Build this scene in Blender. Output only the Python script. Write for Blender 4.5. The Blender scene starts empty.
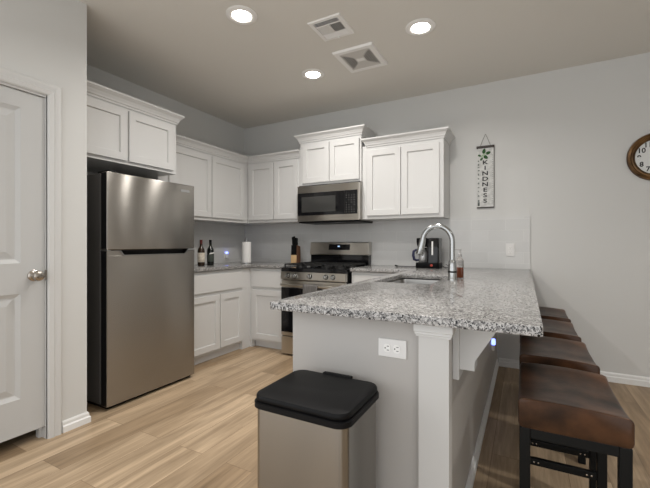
import bpy, bmesh, math, random
from mathutils import Matrix, Vector

random.seed(7)
C = bpy.context.scene.collection
SC = bpy.context.scene

# ------------------------------------------------------------------ camera
cam_data = bpy.data.cameras.new('camera')
cam_data.sensor_width = 36.0
cam_data.lens = 371.7 / 650 * 36.0
cam = bpy.data.objects.new('camera', cam_data)
cam.location = (3.366, -3.94, 1.17)
cam.rotation_euler = (math.pi / 2, 0, math.atan(200 / 371.7))
C.objects.link(cam)
SC.camera = cam

# ------------------------------------------------------------------ world, lights, exposure
world = bpy.data.worlds.new('world')
SC.world = world
world.use_nodes = True
wb = world.node_tree.nodes['Background']
wb.inputs[0].default_value = (0.97, 0.985, 1.0, 1)
wb.inputs[1].default_value = 1.7

def area_lamp(name, loc, rot, sx, sy, power, color, shape='RECTANGLE', spread=180):
    l = bpy.data.lights.new(name, 'AREA')
    l.shape = shape
    l.size = sx
    if shape == 'RECTANGLE':
        l.size_y = sy
    l.energy = power
    l.color = color
    l.spread = math.radians(spread)
    o = bpy.data.objects.new(name, l)
    o.location = loc
    o.rotation_euler = rot
    C.objects.link(o)
    return o

WARM = (1.0, 0.965, 0.92)
CAN_POWER = 11
# daylight from the window on the left side of the living room; unseen overhead lamps are added to brighten cabinets and floor
area_lamp('window_daylight', (0.30, -4.55, 1.45), (0, math.radians(-90), 0), 1.1, 0.9, 7, (1.0, 0.97, 0.93))
for lx, ly, lp in ((2.70, -2.25, 8), (1.65, -2.97, 1.5), (4.9, -2.5, 13)):
    area_lamp('unseen_fill_lamp', (lx, ly, 2.70), (0, 0, 0), 0.14, 0.14, lp, WARM, 'DISK', 130)

SC.view_settings.view_transform = 'Standard'
SC.view_settings.look = 'None'
SC.view_settings.gamma = 1
SC.view_settings.use_curve_mapping = False
SC.view_settings.exposure = 0.0

# ------------------------------------------------------------------ materials
def new_mat(name, color, rough=0.5, metal=0.0, spec=0.5, bump=None, emit=None, coat=0.0, trans=0.0, ior=1.45):
    m = bpy.data.materials.new(name)
    m.use_nodes = True
    nt = m.node_tree
    b = nt.nodes['Principled BSDF']
    b.inputs['Base Color'].default_value = (*color, 1)
    b.inputs['Roughness'].default_value = rough
    b.inputs['Metallic'].default_value = metal
    b.inputs['Specular IOR Level'].default_value = spec
    b.inputs['Coat Weight'].default_value = coat
    b.inputs['Transmission Weight'].default_value = trans
    b.inputs['IOR'].default_value = ior
    if emit:
        b.inputs['Emission Color'].default_value = (*emit[0], 1)
        b.inputs['Emission Strength'].default_value = emit[1]
    if bump:
        sc, st, dist = bump
        n = nt.nodes.new('ShaderNodeTexNoise')
        n.inputs['Scale'].default_value = sc
        n.inputs['Detail'].default_value = 3
        geo = nt.nodes.new('ShaderNodeNewGeometry')
        nt.links.new(geo.outputs['Position'], n.inputs['Vector'])
        bp = nt.nodes.new('ShaderNodeBump')
        bp.inputs['Strength'].default_value = st
        bp.inputs['Distance'].default_value = dist
        nt.links.new(n.outputs['Fac'], bp.inputs['Height'])
        nt.links.new(bp.outputs['Normal'], b.inputs['Normal'])
    return m

def mixed_noise(m, c1, c2, scale, detail=4, stretch=(1, 1, 1), lo=0.35, hi=0.65, coord='Object', rough=None):
    nt = m.node_tree
    b = nt.nodes['Principled BSDF']
    tc = nt.nodes.new('ShaderNodeTexCoord')
    mp = nt.nodes.new('ShaderNodeMapping')
    mp.inputs['Scale'].default_value = stretch
    n = nt.nodes.new('ShaderNodeTexNoise')
    n.inputs['Scale'].default_value = scale
    n.inputs['Detail'].default_value = detail
    r = nt.nodes.new('ShaderNodeValToRGB')
    r.color_ramp.elements[0].position = lo
    r.color_ramp.elements[0].color = (*c1, 1)
    r.color_ramp.elements[1].position = hi
    r.color_ramp.elements[1].color = (*c2, 1)
    nt.links.new(tc.outputs[coord], mp.inputs['Vector'])
    nt.links.new(mp.outputs['Vector'], n.inputs['Vector'])
    nt.links.new(n.outputs['Fac'], r.inputs['Fac'])
    nt.links.new(r.outputs['Color'], b.inputs['Base Color'])
    if rough:
        mr = nt.nodes.new('ShaderNodeMapRange')
        mr.inputs['To Min'].default_value = rough[0]
        mr.inputs['To Max'].default_value = rough[1]
        nt.links.new(n.outputs['Fac'], mr.inputs['Value'])
        nt.links.new(mr.outputs['Result'], b.inputs['Roughness'])
    return m

M_WALL = new_mat('wall_paint', (0.62, 0.62, 0.605), 0.85, spec=0.25, bump=(140, 0.12, 0.004))
M_CEIL = new_mat('ceiling_paint', (0.72, 0.70, 0.655), 0.9, spec=0.2, bump=(110, 0.2, 0.005))
M_TRIM = new_mat('trim_paint', (0.60, 0.60, 0.59), 0.42)
M_BASEBOARD = new_mat('baseboard_paint', (0.78, 0.78, 0.77), 0.4)
M_CAB = new_mat('cabinet_paint', (0.62, 0.617, 0.607), 0.38)
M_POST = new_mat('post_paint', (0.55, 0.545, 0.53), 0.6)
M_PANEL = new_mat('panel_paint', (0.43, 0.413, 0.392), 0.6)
M_DOOR = new_mat('door_paint', (0.52, 0.522, 0.515), 0.42)
M_TOEKICK = new_mat('toe_kick_paint', (0.64, 0.637, 0.627), 0.6)  # toe kicks, close to the cabinet colour
M_BLACK = new_mat('black_plastic', (0.0045, 0.0045, 0.005), 0.45, spec=0.16)
M_BLACKGLOSS = new_mat('black_glass', (0.006, 0.006, 0.007), 0.06)
M_IRON = new_mat('cast_iron', (0.012, 0.012, 0.012), 0.55)
M_BLACKMETAL = new_mat('black_powder_coat', (0.005, 0.0055, 0.0055), 0.42, spec=0.2)
M_FRIDGESIDE = new_mat('fridge_side_paint', (0.075, 0.072, 0.068), 0.45)
M_CHROME = new_mat('chrome', (0.42, 0.43, 0.43), 0.2, 1.0)
M_NICKEL = new_mat('satin_nickel', (0.42, 0.385, 0.345), 0.24, 1.0)
M_OUTLET = new_mat('outlet_plastic', (0.70, 0.69, 0.675), 0.35)
M_WHITEPLASTIC = new_mat('white_plastic', (0.80, 0.79, 0.77), 0.4)
M_VENT = new_mat('vent_enamel', (0.84, 0.83, 0.81), 0.5)
M_DARK = new_mat('dark_void', (0.01, 0.01, 0.01), 0.9)
M_LENS = new_mat('lamp_lens', (0.9, 0.9, 0.9), 0.4, emit=((1.0, 0.94, 0.85), 16.0))
M_BLUE = new_mat('blue_night_glow', (0.5, 0.55, 0.95), 0.4, emit=((0.16, 0.22, 1.0), 4.0))
M_DISPLAY = new_mat('display_glow', (0.1, 0.2, 0.4), 0.3, emit=((0.55, 0.75, 1.0), 0.8))
M_PAPER = new_mat('paper_towel_tissue', (0.82, 0.81, 0.79), 0.95, spec=0.1, bump=(160, 0.4, 0.004))
M_BAMBOO = mixed_noise(new_mat('block_wood', (0.55, 0.36, 0.18), 0.5), (0.50, 0.32, 0.16), (0.62, 0.43, 0.23), 14, stretch=(5, 5, 0.6))
M_WALNUT = new_mat('dark_block_wood', (0.16, 0.075, 0.04), 0.5)
M_TOWEL = mixed_noise(new_mat('towel_cloth', (0.3, 0.28, 0.27), 0.95, spec=0.1), (0.09, 0.086, 0.082), (0.18, 0.172, 0.168), 10, stretch=(18, 1, 1))
M_BOTTLE_A = new_mat('brown_bottle_glass', (0.030, 0.016, 0.008), 0.08)
M_BOTTLE_B = new_mat('black_bottle_glass', (0.006, 0.008, 0.006), 0.08)
M_FOIL = new_mat('burgundy_foil', (0.10, 0.015, 0.015), 0.35)
M_LABEL = mixed_noise(new_mat('bottle_label_paper', (0.7, 0.62, 0.5), 0.7), (0.55, 0.48, 0.38), (0.78, 0.72, 0.62), 30)
M_LABELDARK = new_mat('dark_label_paper', (0.05, 0.06, 0.05), 0.5)
M_AMBER = new_mat('amber_soap', (0.12, 0.030, 0.010), 0.15)
M_CLEAR = new_mat('clear_plastic', (0.9, 0.88, 0.86), 0.08, trans=0.92, ior=1.2)
M_COFFEEGLASS = new_mat('carafe_glass', (0.42, 0.42, 0.42), 0.12, 0.55)
M_PUMP = new_mat('grey_pump_plastic', (0.42, 0.41, 0.40), 0.4)
M_NAVY = new_mat('navy_handle_plastic', (0.012, 0.014, 0.05), 0.3)
M_BRONZE = mixed_noise(new_mat('aged_bronze', (0.2, 0.1, 0.04), 0.34, 0.7), (0.065, 0.034, 0.015), (0.22, 0.12, 0.048), 9)
M_CLOCKFACE = new_mat('clock_face_paper', (0.70, 0.71, 0.70), 0.6)
M_INK = new_mat('black_ink', (0.02, 0.02, 0.022), 0.7)
M_GREYINK = new_mat('grey_ink', (0.17, 0.19, 0.18), 0.8)
M_SIGN = mixed_noise(new_mat('sign_board', (0.6, 0.6, 0.58), 0.8), (0.50, 0.50, 0.485), (0.66, 0.66, 0.64), 40)
M_LEAFINK = new_mat('green_leaf_print', (0.022, 0.085, 0.018), 0.7)
M_LEAFPALE = new_mat('pale_green_print', (0.36, 0.50, 0.30), 0.7)
M_RODWOOD = new_mat('dark_rod_wood', (0.05, 0.042, 0.038), 0.6)
M_STRING = new_mat('twine', (0.20, 0.19, 0.17), 0.9)
M_RED = new_mat('red_switch', (0.35, 0.03, 0.015), 0.3, emit=((1.0, 0.10, 0.03), 0.03))

def steel(name, color, rough, axis, amount=0.95):
    """brushed metal whose grain runs horizontally (axis = radial axis of the grain tangent)"""
    m = new_mat(name, color, rough, 1.0)
    nt = m.node_tree
    b = nt.nodes['Principled BSDF']
    b.inputs['Anisotropic'].default_value = amount
    b.inputs['Anisotropic Rotation'].default_value = 0.25
    t = nt.nodes.new('ShaderNodeTangent')
    t.direction_type = 'RADIAL'
    t.axis = axis
    nt.links.new(t.outputs['Tangent'], b.inputs['Tangent'])
    return m

M_STEEL = steel('brushed_steel', (0.37, 0.352, 0.325), 0.27, 'Z')
M_STEELLIGHT = steel('light_brushed_steel', (0.60, 0.57, 0.52), 0.28, 'Z')
M_CANSTEEL = steel('bin_steel', (0.31, 0.295, 0.27), 0.25, 'Z', 0.9)
M_SINK = new_mat('sink_steel', (0.40, 0.39, 0.375), 0.30, 1.0)

# granite
def make_granite():
    m = new_mat('speckled_granite', (0.6, 0.6, 0.6), 0.16, spec=0.5)
    nt = m.node_tree
    b = nt.nodes['Principled BSDF']
    geo = nt.nodes.new('ShaderNodeNewGeometry')
    n0 = nt.nodes.new('ShaderNodeTexNoise'); n0.inputs['Scale'].default_value = 60; n0.inputs['Detail'].default_value = 2
    nt.links.new(geo.outputs['Position'], n0.inputs['Vector'])
    mixv = nt.nodes.new('ShaderNodeMixRGB'); mixv.blend_type = 'LINEAR_LIGHT'; mixv.inputs['Fac'].default_value = 0.016
    nt.links.new(geo.outputs['Position'], mixv.inputs['Color1'])
    nt.links.new(n0.outputs['Color'], mixv.inputs['Color2'])
    def cells(scale, stops):
        v = nt.nodes.new('ShaderNodeTexVoronoi'); v.inputs['Scale'].default_value = scale
        nt.links.new(mixv.outputs['Color'], v.inputs['Vector'])
        sep = nt.nodes.new('ShaderNodeSeparateColor')
        nt.links.new(v.outputs['Color'], sep.inputs['Color'])
        r = nt.nodes.new('ShaderNodeValToRGB'); r.color_ramp.interpolation = 'CONSTANT'
        els = r.color_ramp.elements
        while len(els) < len(stops):
            els.new(0.5)
        for e, (p, c) in zip(els, stops):
            e.position = p; e.color = (*c, 1)
        nt.links.new(sep.outputs['Red'], r.inputs['Fac'])
        return r
    big = cells(180, [(0, (0.40, 0.39, 0.38)), (0.32, (0.21, 0.205, 0.20)), (0.58, (0.50, 0.49, 0.48)), (0.78, (0.10, 0.098, 0.096)), (0.90, (0.32, 0.31, 0.30))])
    small = cells(240, [(0, (0.015, 0.015, 0.017)), (0.11, (0.20, 0.20, 0.20)), (0.20, (1, 1, 1))])
    mul = nt.nodes.new('ShaderNodeMixRGB'); mul.blend_type = 'MULTIPLY'; mul.inputs['Fac'].default_value = 1
    nt.links.new(big.outputs['Color'], mul.inputs['Color1'])
    nt.links.new(small.outputs['Color'], mul.inputs['Color2'])
    nt.links.new(mul.outputs['Color'], b.inputs['Base Color'])
    return m
M_GRANITE = make_granite()

# plank floor, boards run along y
def make_floor_mat():
    m = new_mat('oak_plank_floor', (0.5, 0.4, 0.3), 0.42, spec=0.4)
    nt = m.node_tree
    b = nt.nodes['Principled BSDF']
    geo = nt.nodes.new('ShaderNodeNewGeometry')
    sep = nt.nodes.new('ShaderNodeSeparateXYZ')
    nt.links.new(geo.outputs['Position'], sep.inputs['Vector'])
    comb = nt.nodes.new('ShaderNodeCombineXYZ')
    nt.links.new(sep.outputs['Y'], comb.inputs['X'])
    nt.links.new(sep.outputs['X'], comb.inputs['Y'])
    br = nt.nodes.new('ShaderNodeTexBrick')
    br.inputs['Scale'].default_value = 1.0
    br.inputs['Brick Width'].default_value = 1.22
    br.inputs['Row Height'].default_value = 0.178
    br.inputs['Mortar Size'].default_value = 0.0012
    br.inputs['Mortar Smooth'].default_value = 0.2
    br.inputs['Bias'].default_value = 0.0
    br.offset = 0.37
    br.inputs['Color1'].default_value = (0, 0, 0, 1)
    br.inputs['Color2'].default_value = (1, 1, 1, 1)
    br.inputs['Mortar'].default_value = (0.5, 0.5, 0.5, 1)
    nt.links.new(comb.outputs['Vector'], br.inputs['Vector'])
    ramp = nt.nodes.new('ShaderNodeValToRGB')
    ramp.color_ramp.elements[0].color = (0.345, 0.252, 0.160, 1)
    ramp.color_ramp.elements[1].color = (0.58, 0.455, 0.320, 1)
    nt.links.new(br.outputs['Color'], ramp.inputs['Fac'])
    # each board gets its own slice of grain
    rnd = nt.nodes.new('ShaderNodeVectorMath'); rnd.operation = 'MULTIPLY_ADD'
    nt.links.new(br.outputs['Color'], rnd.inputs[0])
    rnd.inputs[1].default_value = (7, 3, 11)
    nt.links.new(geo.outputs['Position'], rnd.inputs[2])
    def grain(sx, sy, detail, rough):
        mp = nt.nodes.new('ShaderNodeMapping'); mp.inputs['Scale'].default_value = (sx, sy, 1)
        nt.links.new(rnd.outputs['Vector'], mp.inputs['Vector'])
        n = nt.nodes.new('ShaderNodeTexNoise'); n.inputs['Scale'].default_value = 1
        n.inputs['Detail'].default_value = detail; n.inputs['Roughness'].default_value = rough
        n.inputs['Distortion'].default_value = 0.6
        nt.links.new(mp.outputs['Vector'], n.inputs['Vector'])
        return n
    g1 = grain(13, 1.1, 4, 0.6)
    g2 = grain(70, 3.2, 5, 0.7)
    r1 = nt.nodes.new('ShaderNodeValToRGB')
    r1.color_ramp.elements[0].position = 0.32; r1.color_ramp.elements[0].color = (0.60, 0.57, 0.53, 1)
    r1.color_ramp.elements[1].position = 0.68; r1.color_ramp.elements[1].color = (1.12, 1.10, 1.08, 1)
    nt.links.new(g1.outputs['Fac'], r1.inputs['Fac'])
    r2 = nt.nodes.new('ShaderNodeValToRGB')
    r2.color_ramp.elements[0].position = 0.30; r2.color_ramp.elements[0].color = (0.80, 0.77, 0.73, 1)
    r2.color_ramp.elements[1].position = 0.66; r2.color_ramp.elements[1].color = (1.06, 1.05, 1.04, 1)
    nt.links.new(g2.outputs['Fac'], r2.inputs['Fac'])
    def mul(a, c):
        x = nt.nodes.new('ShaderNodeMixRGB'); x.blend_type = 'MULTIPLY'; x.inputs['Fac'].default_value = 1
        nt.links.new(a, x.inputs['Color1']); nt.links.new(c, x.inputs['Color2'])
        return x.outputs['Color']
    col = mul(mul(ramp.outputs['Color'], r1.outputs['Color']), r2.outputs['Color'])
    gap = nt.nodes.new('ShaderNodeMixRGB'); gap.blend_type = 'MULTIPLY'
    nt.links.new(br.outputs['Fac'], gap.inputs['Fac'])
    nt.links.new(col, gap.inputs['Color1'])
    gap.inputs['Color2'].default_value = (0.45, 0.40, 0.36, 1)
    nt.links.new(gap.outputs['Color'], b.inputs['Base Color'])
    bp = nt.nodes.new('ShaderNodeBump'); bp.inputs['Strength'].default_value = 0.12; bp.inputs['Distance'].default_value = 0.003
    nt.links.new(g2.outputs['Fac'], bp.inputs['Height'])
    nt.links.new(bp.outputs['Normal'], b.inputs['Normal'])
    return m
M_FLOOR = make_floor_mat()

# wall tiles: 30 x 10.5 cm in running bond
def make_tile_mat(name, horizontal):
    m = new_mat(name, (0.6, 0.6, 0.6), 0.30, spec=0.5)
    nt = m.node_tree
    b = nt.nodes['Principled BSDF']
    geo = nt.nodes.new('ShaderNodeNewGeometry')
    sep = nt.nodes.new('ShaderNodeSeparateXYZ')
    nt.links.new(geo.outputs['Position'], sep.inputs['Vector'])
    addz = nt.nodes.new('ShaderNodeMath'); addz.operation = 'ADD'; addz.inputs[1].default_value = -0.935 + 10.5 * 0.105
    nt.links.new(sep.outputs['Z'], addz.inputs[0])
    comb = nt.nodes.new('ShaderNodeCombineXYZ')
    nt.links.new(sep.outputs[horizontal], comb.inputs['X'])
    nt.links.new(addz.outputs[0], comb.inputs['Y'])
    br = nt.nodes.new('ShaderNodeTexBrick')
    br.inputs['Scale'].default_value = 1
    br.inputs['Brick Width'].default_value = 0.305
    br.inputs['Row Height'].default_value = 0.105
    br.inputs['Mortar Size'].default_value = 0.0016
    br.inputs['Color1'].default_value = (0.575, 0.575, 0.565, 1)
    br.inputs['Color2'].default_value = (0.615, 0.615, 0.605, 1)
    br.inputs['Mortar'].default_value = (0.66, 0.66, 0.645, 1)
    nt.links.new(comb.outputs['Vector'], br.inputs['Vector'])
    nt.links.new(br.outputs['Color'], b.inputs['Base Color'])
    bp = nt.nodes.new('ShaderNodeBump'); bp.inputs['Strength'].default_value = 0.35; bp.inputs['Distance'].default_value = 0.002
    bp.invert = True
    nt.links.new(br.outputs['Fac'], bp.inputs['Height'])
    nt.links.new(bp.outputs['Normal'], b.inputs['Normal'])
    return m
M_TILE_BACK = make_tile_mat('splash_tile_back', 'X')
M_TILE_LEFT = make_tile_mat('splash_tile_left', 'Y')

M_LEATHER = new_mat('brown_leather', (0.1, 0.05, 0.03), 0.42, spec=0.3, bump=(90, 0.10, 0.003))
mixed_noise(M_LEATHER, (0.013, 0.0075, 0.005), (0.085, 0.038, 0.018), 7.5, 4, stretch=(1.3, 1.0, 1.5), lo=0.33, hi=0.72, rough=(0.44, 0.28))
M_PIPING = new_mat('leather_piping', (0.20, 0.11, 0.07), 0.42)

# ------------------------------------------------------------------ mesh helpers
def bm_new():
    return bmesh.new()

def obj(name, bm, mat, parent=None, smooth=False, loc=None):
    bmesh.ops.recalc_face_normals(bm, faces=bm.faces)
    me = bpy.data.meshes.new(name)
    bm.to_mesh(me)
    bm.free()
    me.materials.append(mat)
    if smooth:
        for p in me.polygons:
            p.use_smooth = True
        try:
            me.set_sharp_from_angle(angle=math.radians(38))
        except Exception:
            pass
    o = bpy.data.objects.new(name, me)
    C.objects.link(o)
    if parent:
        o.parent = parent
    if loc:
        o.location = loc
    return o

def tag(o, label=None, cat=None, group=None, kind=None):
    if label: o['label'] = label
    if cat: o['category'] = cat
    if group: o['group'] = group
    if kind: o['kind'] = kind
    return o

def thing(name, label, cat, loc=(0, 0, 0), group=None, rz=0):
    o = bpy.data.objects.new(name, None)
    o.empty_display_size = 0.1
    o.location = loc
    o.rotation_euler = (0, 0, rz)
    C.objects.link(o)
    return tag(o, label, cat, group)

def struct(name, bm, mat, parent=None, label=None, cat=None, smooth=False):
    o = obj(name, bm, mat, parent, smooth)
    if not parent:
        tag(o, label, cat, kind='structure')
    return o

def box(bm, x0, x1, y0, y1, z0, z1, bev=0.0, seg=2):
    vs = [bm.verts.new(p) for p in ((x0, y0, z0), (x1, y0, z0), (x1, y1, z0), (x0, y1, z0), (x0, y0, z1), (x1, y0, z1), (x1, y1, z1), (x0, y1, z1))]
    fs = [bm.faces.new([vs[i] for i in f]) for f in ((3, 2, 1, 0), (4, 5, 6, 7), (0, 1, 5, 4), (1, 2, 6, 5), (2, 3, 7, 6), (3, 0, 4, 7))]
    if bev > 0:
        es = list({e for f in fs for e in f.edges})
        bmesh.ops.bevel(bm, geom=es, offset=bev, segments=seg, profile=0.5, affect='EDGES')
    return bm

def B(*a, **k):
    return box(bm_new(), *a, **k)

def loft(bm, loops, cap=True, closed=True):
    rows = [[bm.verts.new(p) for p in lp] for lp in loops]
    n = len(rows[0])
    for a, b in zip(rows[:-1], rows[1:]):
        rng = range(n) if closed else range(n - 1)
        for i in rng:
            j = (i + 1) % n
            bm.faces.new((a[i], a[j], b[j], b[i]))
    if cap:
        bm.faces.new(list(reversed(rows[0])))
        bm.faces.new(rows[-1])
    return bm

def lathe(bm, prof, center=(0, 0, 0), seg=24, axis='Z'):
    loops = []
    for r, h in prof:
        lp = []
        for i in range(seg):
            a = 2 * math.pi * i / seg
            c, s = r * math.cos(a), r * math.sin(a)
            if axis == 'Z': p = (center[0] + c, center[1] + s, center[2] + h)
            elif axis == 'Y': p = (center[0] + c, center[1] + h, center[2] + s)
            else: p = (center[0] + h, center[1] + c, center[2] + s)
            lp.append(p)
        loops.append(lp)
    return loft(bm, loops)

def cyl(bm, p0, p1, r0, r1=None, seg=16):
    r1 = r0 if r1 is None else r1
    return tube(bm, [p0, p1], [r0, r1], seg)

def tube(bm, pts, r, seg=12):
    pts = [Vector(p) for p in pts]
    rs = r if isinstance(r, (list, tuple)) else [r] * len(pts)
    up = None
    loops = []
    for i, p in enumerate(pts):
        if i == 0: t = pts[1] - pts[0]
        elif i == len(pts) - 1: t = pts[-1] - pts[-2]
        else: t = (pts[i + 1] - pts[i]).normalized() + (pts[i] - pts[i - 1]).normalized()
        t.normalize()
        if up is None:
            ref = Vector((0, 0, 1)) if abs(t.z) < 0.9 else Vector((1, 0, 0))
            up = t.cross(ref).normalized()
        up = (up - t * up.dot(t)).normalized()
        w = t.cross(up)
        loops.append([tuple(p + (up * math.cos(2 * math.pi * k / seg) + w * math.sin(2 * math.pi * k / seg)) * rs[i]) for k in range(seg)])
    return loft(bm, loops)

def prism(bm, poly, axis, a, b):
    """poly of (u, v); axis 'X': u=y v=z; 'Y': u=x v=z; 'Z': u=x v=y"""
    def P(u, v, t):
        return {'X': (t, u, v), 'Y': (u, t, v), 'Z': (u, v, t)}[axis]
    return loft(bm, [[P(u, v, a) for u, v in poly], [P(u, v, b) for u, v in poly]])

def rrect(cx, cy, w, d, r, seg=6):
    out = []
    for sx, sy, a0 in ((1, 1, 0), (-1, 1, 90), (-1, -1, 180), (1, -1, 270)):
        ox, oy = cx + sx * (w / 2 - r), cy + sy * (d / 2 - r)
        for k in range(seg + 1):
            a = math.radians(a0 + 90 * k / seg)
            out.append((ox + r * math.cos(a), oy + r * math.sin(a)))
    return out

def rloft(bm, cx, cy, w, d, r, steps, seg=6):
    """steps: (inset, z)"""
    return loft(bm, [[(x, y, z) for x, y in rrect(cx, cy, w - 2 * i, d - 2 * i, max(r - i, 0.002), seg)] for i, z in steps])

def sweep(bm, path, prof, z0, m0=0, m1=0):
    """profile (out, up) carried along a plan path with mitred corners; out is to the right of travel"""
    P = [Vector((x, y)) for x, y in path]
    loops = []
    for i, p in enumerate(P):
        if i == 0: d = (P[1] - P[0]).normalized(); n = Vector((d.y, -d.x)); s = 1
        elif i == len(P) - 1: d = (P[-1] - P[-2]).normalized(); n = Vector((d.y, -d.x)); s = 1
        else:
            d0 = (P[i] - P[i - 1]).normalized(); d1 = (P[i + 1] - P[i]).normalized(); d = d0
            n0 = Vector((d0.y, -d0.x)); n1 = Vector((d1.y, -d1.x))
            n = (n0 + n1).normalized(); s = 1 / max(0.2, n.dot(n0))
        e = m0 if i == 0 else (m1 if i == len(P) - 1 else 0)      # mitred free ends
        loops.append([(p.x + n.x * o * s + d.x * e * o, p.y + n.y * o * s + d.y * e * o, z0 + u) for o, u in prof])
    return loft(bm, loops)

FACING = {  # local (u along the face, v up, w outward) to world
    'x': Matrix(((0, 0, 1, 0), (1, 0, 0, 0), (0, 1, 0, 0), (0, 0, 0, 1))),
    '-y': Matrix(((1, 0, 0, 0), (0, 0, -1, 0), (0, 1, 0, 0), (0, 0, 0, 1))),
}

def rings(bm, u0, u1, v0, v1, steps):
    """concentric rectangles (inset, w) in local space, the last one filled"""
    rows = []
    for i, w in steps:
        rows.append([bm.verts.new(p) for p in ((u0 + i, v0 + i, w), (u1 - i, v0 + i, w), (u1 - i, v1 - i, w), (u0 + i, v1 - i, w))])
    for a, b in zip(rows[:-1], rows[1:]):
        for k in range(4):
            bm.faces.new((a[k], a[(k + 1) % 4], b[(k + 1) % 4], b[k]))
    bm.faces.new(rows[-1])

def shaker(facing, face, u0, u1, v0, v1, frame=0.058, th=0.020, flat=False):
    """a cabinet front standing th proud of the plane at distance face"""
    bm = bm_new()
    if flat:
        st = [(0, 0), (0, th - 0.002), (0.002, th)]
    else:
        st = [(0, 0), (0, th - 0.0015), (0.0015, th), (frame, th), (frame + 0.0015, th - 0.004), (frame + 0.004, th - 0.013)]
    rings(bm, u0, u1, v0, v1, st)
    M = FACING[facing].copy()
    if facing == 'x': M = Matrix.Translation((face, 0, 0)) @ M
    else: M = Matrix.Translation((0, face, 0)) @ M
    bmesh.ops.transform(bm, matrix=M, verts=bm.verts)
    return bm

CROWN = [(0, 0), (0.008, 0), (0.010, 0.015), (0.017, 0.019), (0.020, 0.032), (0.030, 0.052), (0.044, 0.064), (0.048, 0.069), (0.053, 0.071), (0.053, 0.086), (0, 0.086)]

def copy_tree(o, parent=None):
    c = o.copy()
    C.objects.link(c)
    if parent: c.parent = parent
    for ch in list(o.children):
        copy_tree(ch, c)
    return c

# ------------------------------------------------------------------ the setting
CEIL = 2.74
XR, YF = 5.6, -5.0
struct('floor', B(-0.12, XR, YF, 0.12, -0.10, 0), M_FLOOR, label='light oak plank floor running towards the back wall', cat='floor')
struct('ceiling', B(-0.12, XR, YF, 0.12, CEIL, CEIL + 0.10), M_CEIL, label='warm grey painted ceiling with recessed lamps and vents', cat='ceiling')
struct('wall_back', B(-0.12, XR, 0, 0.12, 0, CEIL), M_WALL, label='pale grey back wall with the sign and clock', cat='wall')
struct('wall_left', B(-0.12, 0, -3.80, 0, 0, CEIL), M_WALL, label='pale grey wall behind the fridge and corner cabinets', cat='wall')
PX = 0.835                      # face of the pantry wall
CY = -2.533                     # its free corner
DY0, DY1, DZ = -3.545, -2.768, 2.068
bm = bm_new()
box(bm, PX - 0.12, PX, DY1, CY, 0, CEIL)
box(bm, PX - 0.12, PX, -3.80, DY0, 0, CEIL)
box(bm, PX - 0.12, PX, DY0, DY1, DZ, CEIL)
box(bm, 0, PX - 0.12, CY - 0.12, CY, 0, CEIL)
box(bm, 0, PX - 0.12, -3.80, -3.68, 0, CEIL)
struct('wall_pantry', bm, M_WALL, label='pale grey projecting wall that holds the white panel door', cat='wall')

struct('wall_right', B(XR, XR + 0.12, YF, 0.12, 0, CEIL), M_WALL, label='pale grey side wall beyond the clock', cat='wall')

# baseboards
BASE = [(0, 0), (0.017, 0), (0.017, 0.036), (0.010, 0.044), (0.010, 0.060), (0.005, 0.070), (0, 0.070)]
BASE_BACK = [(0, 0), (0.017, 0), (0.017, 0.042), (0.010, 0.050), (0.010, 0.068), (0.005, 0.078), (0, 0.078)]
struct('baseboard_back', sweep(bm_new(), [(3.145, 0), (XR, 0)], BASE_BACK, 0.0), M_BASEBOARD, label='white moulded baseboard along the back wall behind the stools', cat='baseboard')
struct('baseboard_pantry', sweep(bm_new(), [(PX, -2.684), (PX, CY), (0.55, CY)], BASE, 0.0), M_BASEBOARD, label='short white baseboard at the wall corner by the fridge', cat='baseboard')

# door
door = thing('door_1', 'white two-panel interior door with a nickel knob left of the fridge', 'door', (PX, 0, 0))
door['kind'] = 'structure'
def dloc(bm):
    M = FACING['x']
    bmesh.ops.transform(bm, matrix=M, verts=bm.verts)
    return bm
bm = bm_new()
d0, d1, zb, zt = DY0 + 0.022, DY1 - 0.002, 0.075, DZ - 0.022
W0, T = -0.012, 0.035
s = 0.122
panels = ((0.283, 0.885), (1.06, 1.952))
def slab(u0, u1, v0, v1):
    box(bm, u0, u1, v0, v1, W0 - T, W0)
slab(d0, d0 + s, zb, zt); slab(d1 - s, d1, zb, zt)
slab(d0 + s, d1 - s, zb, panels[0][0]); slab(d0 + s, d1 - s, panels[0][1], panels[1][0]); slab(d0 + s, d1 - s, panels[1][1], zt)
for v0, v1 in panels:
    rings(bm, d0 + s, d1 - s, v0, v1, [(0, W0), (0.004, W0 - 0.003), (0.022, W0 - 0.014), (0.030, W0 - 0.014), (0.062, W0 - 0.005), (0.066, W0 - 0.004)])
obj('door_panel', dloc(bm), M_DOOR, door)
# jamb with stop
bm = bm_new()
for a, b in ((DY1 - 0.0005, DY1 + 0.016), (DY0 - 0.016, DY0 + 0.018)):
    box(bm, -0.12, 0.0, a, b, 0, DZ)
box(bm, -0.12, 0.0, DY0, DY1, DZ - 0.018, DZ)
box(bm, -0.085, -0.050, DY1 - 0.016, DY1, 0, DZ - 0.018)
obj('door_jamb', bm, M_TRIM, door)
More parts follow.
